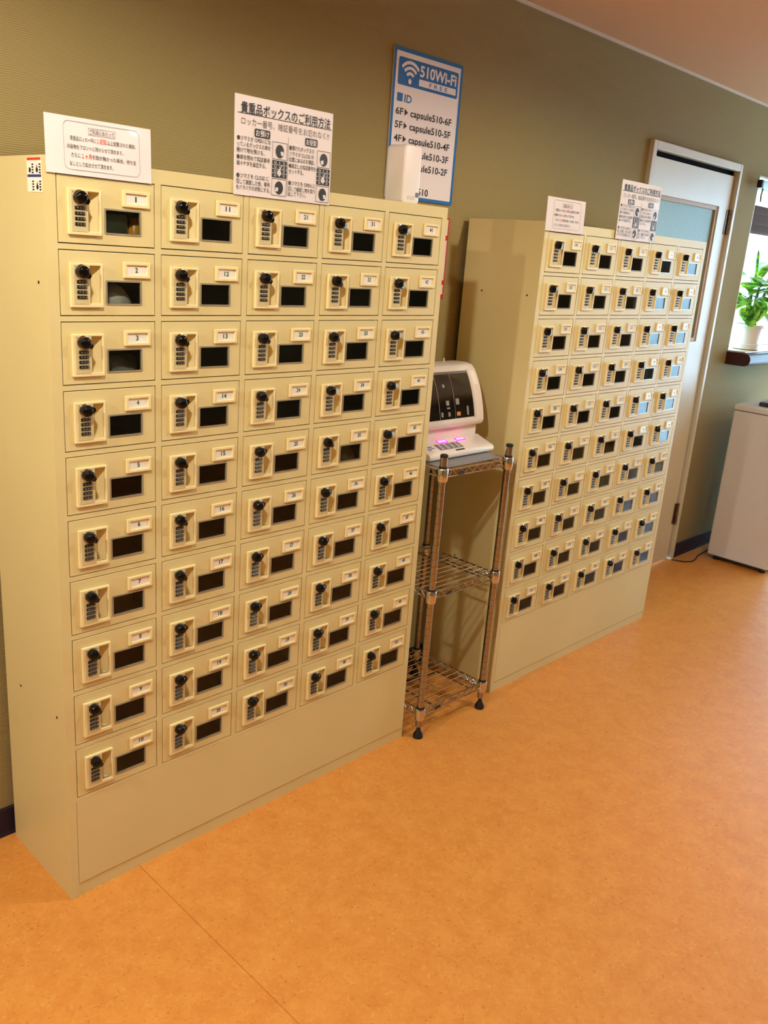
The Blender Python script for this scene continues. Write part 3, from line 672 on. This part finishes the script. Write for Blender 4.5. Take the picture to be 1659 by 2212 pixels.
for zt in (0.985, 0.556, 0.108):
    sh = thing_part(rk, 'shelf'); sh.location = (0, 0, zt)
    for i in range(4):
        link('collar', col, sh, (P[i][0], P[i][1], -0.006)); link('clip_ring', clip, sh, (P[i][0], P[i][1], 0.008))
        a, b = P[i], P[(i + 1) % 4]; d = Vector((b[0] - a[0], b[1] - a[1])).normalized()
        a = (a[0] + d.x * 0.016, a[1] + d.y * 0.016); b = (b[0] - d.x * 0.016, b[1] - d.y * 0.016)
        for z in (0.0, -0.023): MB().cyl(a + (z,), b + (z,), 0.0032, n=8).build('edge_rail', 'chrome', sh, smooth=True)
        pts = []
        n = 14
        for k in range(n + 1):
            q = lerp(a, b, 0.04 + 0.92 * k / n); pts.append(q + (-0.002 if k % 2 else -0.021,))
        MB().tube(pts, 0.0021, 6).build('zigzag_wire', 'chrome', sh)
    for k in range(11):
        t = (k + 0.8) / 11.6
        a = lerp(P[0], P[3], t); b = lerp(P[1], P[2], t)
        MB().cyl((a[0], a[1], 0.002), (b[0], b[1], 0.002), 0.0017, n=6).build('wire', 'chrome', sh)
    for t in (0.2, 0.8):
        a = lerp(P[0], P[1], t); b = lerp(P[3], P[2], t)
        MB().cyl((a[0], a[1], -0.004), (b[0], b[1], -0.004), 0.0032, n=8).build('cross_bar', 'chrome_dull', sh)
    MB().slab([(-0.018, -0.024), (0.018, -0.024), (0.010, -0.012), (-0.010, -0.012)], -0.001, 0.001).build('badge', 'dark_grey', sh, (lerp(P[0], P[1], 0.27)[0], P[0][1] - 0.0045, 0))
    if zt > 0.9: MB().box(-0.166, 0.166, -0.162, 0.166, 0.0048, 0.0072).build('shelf_mat', 'mid_grey', sh)

# ================================================================== COUNTER MACHINE
mz = 0.985 + 0.0073
mc = thing('counter_machine', (1.475, 0.17, mz), 'white countertop machine with dark curved front and pink displays on the wire rack', 'machine'); gx, gy = 1.475, 0.17
X0, X1 = 1.302 - gx, 1.650 - gx
def Q(pts): return [(y - gy, z - mz) for y, z in pts]
MB().prism(Q([(0.044, mz + 0.001), (0.038, mz + 0.006), (0.038, 1.010), (0.043, 1.017), (0.055, 1.021), (0.122, 1.044), (0.122, mz + 0.001)]), X0, X1).build('keypad_base', 'machine_white', mc, bevel=0.005, seg=2, smooth=True)
MB().prism(Q([(0.1222, mz), (0.1222, 1.079), (0.272, 1.079), (0.272, mz)]), X0 + 0.004, X1 - 0.008).build('rear_base', 'machine_white', mc, bevel=0.003)
front = [(0.112, 1.080), (0.101, 1.087), (0.0965, 1.100), (0.101, 1.125), (0.108, 1.155), (0.119, 1.192), (0.132, 1.224), (0.1475, 1.254), (0.160, 1.272), (0.176, 1.286), (0.20, 1.291)]
MB().prism(Q(front + [(0.262, 1.289), (0.28, 1.276), (0.28, 1.080)]), X0, X1).build('tower', 'machine_white', mc, bevel=0.005, seg=2, smooth=True)
def fpt(t):   # point on the front curve from the lower edge (0) to the upper edge (1), pushed out a little
    seg = front[2:9]; u = t * (len(seg) - 1); i = min(int(u), len(seg) - 2); f = u - i
    y = seg[i][0] + (seg[i + 1][0] - seg[i][0]) * f; z = seg[i][1] + (seg[i + 1][1] - seg[i][1]) * f
    return y, z
def curved(name, m, x0, x1, t0, t1, out=0.0015, n=10, parent=None):
    a = [fpt(t0 + (t1 - t0) * k / n) for k in range(n + 1)]
    pr = [(y - out, z + out * 0.4) for y, z in a] + [(y + 0.002, z) for y, z in reversed(a)]
    return MB().prism(Q(pr), x0 - gx, x1 - gx).build(name, m, parent or mc, smooth=True)
dk = curved('dark_window', 'machine_dark', 1.315, 1.592, 0.10, 0.97)
curved('window_top_trim', 'keypad_grey', 1.315, 1.592, 0.90, 0.965, 0.0022, 3, dk)
for x in (1.405, 1.487): curved('window_divider', 'chrome_dull', x, x + 0.003, 0.10, 0.97, 0.0030, 10, dk)
curved('edge_trim', 'laminate_edge', 1.594, 1.604, 0.06, 1.0, 0.0028)
for x0, x1, t0, t1, m in ((1.445, 1.461, 0.36, 0.43, 'icon_grey'), (1.447, 1.463, 0.30, 0.33, 'icon_grey'), (1.497, 1.515, 0.36, 0.45, 'icon_grey'), (1.440, 1.452, 0.64, 0.70, 'icon_grey'),
                          (1.498, 1.517, 0.155, 0.23, 'label_amber'), (1.452, 1.462, 0.16, 0.24, 'icon_grey'), (1.415, 1.425, 0.16, 0.25, 'icon_grey'), (1.553, 1.563, 0.15, 0.32, 'icon_grey')):
    curved('printed_icon', m, x0, x1, t0, t1, 0.0021, 2, dk)
curved('paper_label', 'sticker_white', 1.612, 1.636, 0.66, 0.95, 0.0012, 4)
MB().cyl((1.566 - gx, 0.240 - gy, 1.288 - mz), (1.566 - gx, 0.240 - gy, 1.303 - mz), 0.003, n=10).build('top_peg', 'machine_white', mc)
def ontop(name, m, x0, x1, s0, s1, out=0.0006, parent=None, n='box'):   # on the sloping keypad face, s = 0 front .. 1 rear
    f = lambda s: (0.055 + 0.067 * s, 1.021 + 0.023 * s)
    (ya, za), (yb, zb) = f(s0), f(s1)
    return MB().prism(Q([(ya, za - 0.001), (ya, za + out), (yb, zb + out), (yb, zb - 0.001)]), x0 - gx, x1 - gx).build(name, m, parent or mc)
for x in (1.408, 1.505):
    d = ontop('display', 'display_pink', x, x + 0.050, 0.60, 0.84, 0.0012)
    for k in range(4): ontop('display_digit', 'display_digit', x + 0.006 + k * 0.0105, x + 0.0125 + k * 0.0105, 0.65, 0.79, 0.0016, d)
kpd = ontop('keypad', 'keypad_grey', 1.378, 1.500, 0.05, 0.54, 0.0008)
for i in range(4):
    for j in range(3): ontop('key', 'key_light', 1.388 + i * 0.0285, 1.402 + i * 0.0285, 0.09 + j * 0.15, 0.17 + j * 0.15, 0.0028, kpd)
lb = ontop('blue_label', 'sticker_white', 1.318, 1.366, 0.10, 0.50, 0.0008)
ontop('label_stripe', 'sticker_blue', 1.324, 1.362, 0.24, 0.31, 0.0011, lb); ontop('label_stripe', 'sticker_blue', 1.334, 1.356, 0.36, 0.46, 0.0011, lb); ontop('label_stripe', 'ink_black', 1.322, 1.340, 0.13, 0.18, 0.0011, lb)
for k in range(7): ontop('printed_mark', 'ink_black', 1.446 + k * 0.0068, 1.4505 + k * 0.0068, -0.16, -0.07, 0.0012)
# red glow strip under the tower
ontop('glow_strip', 'display_pink', 1.40, 1.56, 0.985, 1.0, 0.012) if False else None

# ---- cable behind the rack
pts = [(1.52, 0.325, 1.02), (1.50, 0.345, 0.8), (1.47, 0.347, 0.5), (1.52, 0.345, 0.30), (1.46, 0.34, 0.12), (1.50, 0.31, 0.006), (1.56, 0.27, 0.006), (1.70, 0.25, 0.006)]
tag(MB().tube([Vector(p) for p in pts], 0.004, 6).build('power_cable', 'black_rubber', smooth=True), 'black power cable hanging behind the wire rack', 'cable')

# ================================================================== RIGHT END: freezer, plant, blind
fz = thing('freezer', (4.18, 0.04, 0), 'white box freezer standing below the window at the right edge', 'freezer')
MB().box(0.0, 0.70, -0.182, 0.182, 0.032, 0.915).build('body', 'white_appliance', fz, bevel=0.008, seg=2)
MB().box(-0.004, 0.704, -0.186, 0.184, 0.918, 0.952).build('lid', 'white_appliance', fz, bevel=0.008, seg=2)
MB().box(0.03, 0.67, -0.15, 0.15, 0.014, 0.031).build('plinth', 'dark_grey', fz)
for x in (0.05, 0.65):
    for y in (-0.14, 0.14): MB().cyl((x, y, 0), (x, y, 0.016), 0.018, n=12).build('foot', 'black_rubber', fz)
MB().cyl((-0.0015, 0.012, 0.292), (0.001, 0.012, 0.292), 0.011, n=16).build('screw_cover', 'white_appliance', fz)
tb = thing('tablet_case', (4.33, 0.06, 0.9525), 'flat grey device with dark edge lying on the freezer lid', 'device')
MB().box(-0.08, 0.14, -0.09, 0.055, 0.002, 0.020).build('body', 'dark_grey', tb, bevel=0.003)
MB().box(-0.076, 0.136, -0.086, 0.051, 0.0202, 0.026).build('top_cover', 'mid_grey', tb, bevel=0.003)

pts = [(3.955, 0.334, 0.004), (3.972, 0.30, 0.004), (3.99, 0.265, 0.004), (4.035, 0.243, 0.004), (4.09, 0.246, 0.004), (4.15, 0.266, 0.004), (4.20, 0.272, 0.004), (4.30, 0.275, 0.01), (4.5, 0.28, 0.03)]
tag(MB().tube(pts, 0.0035, 6).build('floor_cable', 'black_rubber', smooth=True), 'thin black cable on the floor between door and freezer', 'cable')

pl = thing('potted_plant', (4.505, 0.356, 1.2408), 'leafy green plant in a white pot on the window sill', 'plant')
MB().lathe([(0.055, 0), (0.078, 0.003), (0.084, 0.034), (0.078, 0.036), (0.072, 0.008), (0.01, 0.006)], n=28).build('saucer', 'pot_white', pl, smooth=True)
MB().lathe([(0.05, 0.009), (0.066, 0.010), (0.086, 0.128), (0.096, 0.132), (0.098, 0.146), (0.090, 0.147), (0.080, 0.10), (0.02, 0.095)], n=28).build('pot', 'pot_white', pl, smooth=True)
MB().lathe([(0.01, 0.098), (0.082, 0.128), (0.082, 0.132), (0.005, 0.136)], n=20).build('soil', 'soil', pl)
rr = random.Random(21)
stems = [((0.005, 0.0), (0.03, 0.00, 0.36)), ((-0.012, 0.01), (-0.03, 0.03, 0.30)), ((0.03, -0.012), (0.08, -0.02, 0.33)), ((0.015, 0.02), (0.02, 0.04, 0.40))]
tops = []
for (sx, sy), (tx, ty, tz) in stems:
    pts = [(sx + (tx - sx) * t ** 1.4, sy + (ty - sy) * t, 0.128 + (tz - 0.128) * t) for t in [k / 6 for k in range(7)]]
    MB().tube(pts, [0.013 - 0.0006 * k for k in range(7)], 8).build('stem', 'stem_green', pl, smooth=True); tops.append((tx, ty, tz))
def leaf_mesh(L, Wd, bend):
    vs = []; fs = []; n = 8
    for i in range(n + 1):
        t = i / n; w = Wd * (math.sin(PI * t ** 0.8)) ** 0.8 * (1 - 0.15 * t); yb = -bend * t * t
        for j in (-2, -1, 0, 1, 2): vs.append((L * t, w * j / 2, yb * L + 0.25 * abs(j / 2) * w))
    for i in range(n):
        for j in range(4): a = i * 5 + j; fs.append((a, a + 1, a + 6, a + 5))
    return MB().add(vs, fs).mesh('leaf', 'leaf_variegated', smooth=True)
LM = [leaf_mesh(0.16, 0.062, 0.35), leaf_mesh(0.14, 0.055, 0.6), leaf_mesh(0.11, 0.046, 0.2)]
spec = [(0, 0.35, 200, 25), (0, 0.33, 250, 10), (0, 0.36, 310, 35), (0, 0.31, 150, 5), (1, 0.29, 190, 5), (1, 0.30, 240, 30), (1, 0.27, 215, -30), (1, 0.30, 120, 20), (2, 0.33, 280, 20), (2, 0.32, 330, 10), (2, 0.29, 20, -5),
        (2, 0.27, 300, -35), (3, 0.40, 260, 40), (3, 0.38, 180, 35), (3, 0.40, 330, 45), (3, 0.36, 225, 20), (0, 0.26, 205, -15), (2, 0.24, 285, -45), (0, 0.385, 230, 60), (3, 0.41, 300, 70), (1, 0.24, 230, -20), (1, 0.32, 205, 35), (2, 0.345, 255, 45), (1, 0.22, 200, -5), (1, 0.25, 180, 15), (0, 0.30, 225, -25), (2, 0.31, 250, -10), (3, 0.34, 205, 10), (3, 0.37, 245, 25), (1, 0.28, 260, 10), (2, 0.26, 230, 5), (0, 0.34, 275, 15), (3, 0.33, 290, 5)]
for k, (s, z, az, el) in enumerate(spec):
    tx, ty, tz = tops[s]; t = min(1, (z - 0.128) / (tz - 0.128)); (sx, sy) = stems[s][0]
    px_, py_ = sx + (tx - sx) * t ** 1.4, sy + (ty - sy) * t
    a, e = math.radians(az), math.radians(el)
    q = 0.035; bx, by, bz = px_ + q * math.cos(a) * math.cos(e), py_ + q * math.sin(a) * math.cos(e), z + q * math.sin(e)
    MB().tube([(px_, py_, z - 0.005), (bx, by, bz)], 0.003, 6).build('leaf_stalk', 'stem_green', pl)
    link('leaf', LM[k % 3], pl, (bx, by, bz), (rr.uniform(-0.5, 0.5), -e, a))
MB().tube([(0.025, 0.03, 0.40), (0.018, 0.03, 0.47), (0.004, 0.03, 0.54), (-0.004, 0.03, 0.575)], [0.006, 0.009, 0.010, 0.002], 8).build('new_leaf_spike', 'leaf_variegated', pl, smooth=True)
tag(MB().lathe([(0.011, 0), (0.0145, 0.01), (0.0145, 0.06), (0.009, 0.068), (0.009, 0.08)], (4.478, 0.335, 1.2408 + 0.137), n=16).build('plant_food_bottle', ['bottle_green'], smooth=True), 'small green plant food bottle stuck in the white pot', 'bottle')

bl = thing('roman_blind', (WX0, YW + 0.05, 1.90), 'brown gathered fabric blind across the top of the window', 'blind')
for k, (z0, z1, d) in enumerate(((0.0, 0.055, 0.022), (0.045, 0.105, 0.028), (0.095, 0.15, 0.020))):
    MB().prism([(-d, z0 + 0.01), (-d * 0.8, z1), (0.0, z1 + 0.004), (0.02, z1), (0.02, z0), (-d * 0.6, z0)], 0.010, WX1 - WX0 - 0.012).build('fabric_fold', 'blind_brown', bl, bevel=0.004, seg=2, smooth=True)
cr = thing('curtain_rail', (4.17, YW - 0.045, 2.148), 'grey curtain rail with black end cap above the window', 'rail')
MB().box(0.026, 2.2, -0.012, 0.012, -0.018, 0.018).build('rail', 'rail_grey', cr, bevel=0.003)
MB().box(0.0, 0.0258, -0.014, 0.014, -0.020, 0.020).build('end_cap', 'black_rubber', cr, bevel=0.003)
for x in (0.3, 1.9): MB().box(x, x + 0.02, 0.0122, 0.0448, -0.010, 0.010).build('wall_bracket', 'rail_grey', cr)
MB().tube([(0.06, 0.0, -0.019), (0.055, 0.002, -0.06), (0.065, 0.003, -0.09)], 0.005, 8).build('cord_hook', 'rail_grey', cr, smooth=True)

# ================================================================== CEILING DOWNLIGHTS
for k, (x, y, w) in enumerate(LAMPS):
    where = ('nearest the left locker', 'in front of the wire rack', 'near the freezer', 'at the far left', 'behind the camera', 'over the room middle', 'at the far right front')[k]
    r = thing('ceiling_downlight', (x, y, CEIL), 'round recessed ceiling downlight ' + where, 'ceiling light', 'ceiling downlights')
    MB().lathe([(0.060, -0.001), (0.085, -0.001), (0.085, -0.008), (0.066, -0.012), (0.060, -0.004)], n=28).build('rim', 'fixture_white', r, smooth=True)
    MB().lathe([(0.001, -0.0015), (0.059, -0.0015), (0.059, -0.0035), (0.001, -0.0035)], n=24).build('diffuser', 'lamp_glow', r)
    d = bpy.data.lights.new('downlight_glow', 'SPOT'); d.spot_size = math.radians(170); d.spot_blend = 0.32; d.shadow_soft_size = 0.045; d.energy = w; d.color = LAMP_COL
    lo = bpy.data.objects.new('downlight_glow', d); COL.objects.link(lo); lo.parent = r; lo.location = (0, 0, -0.014)
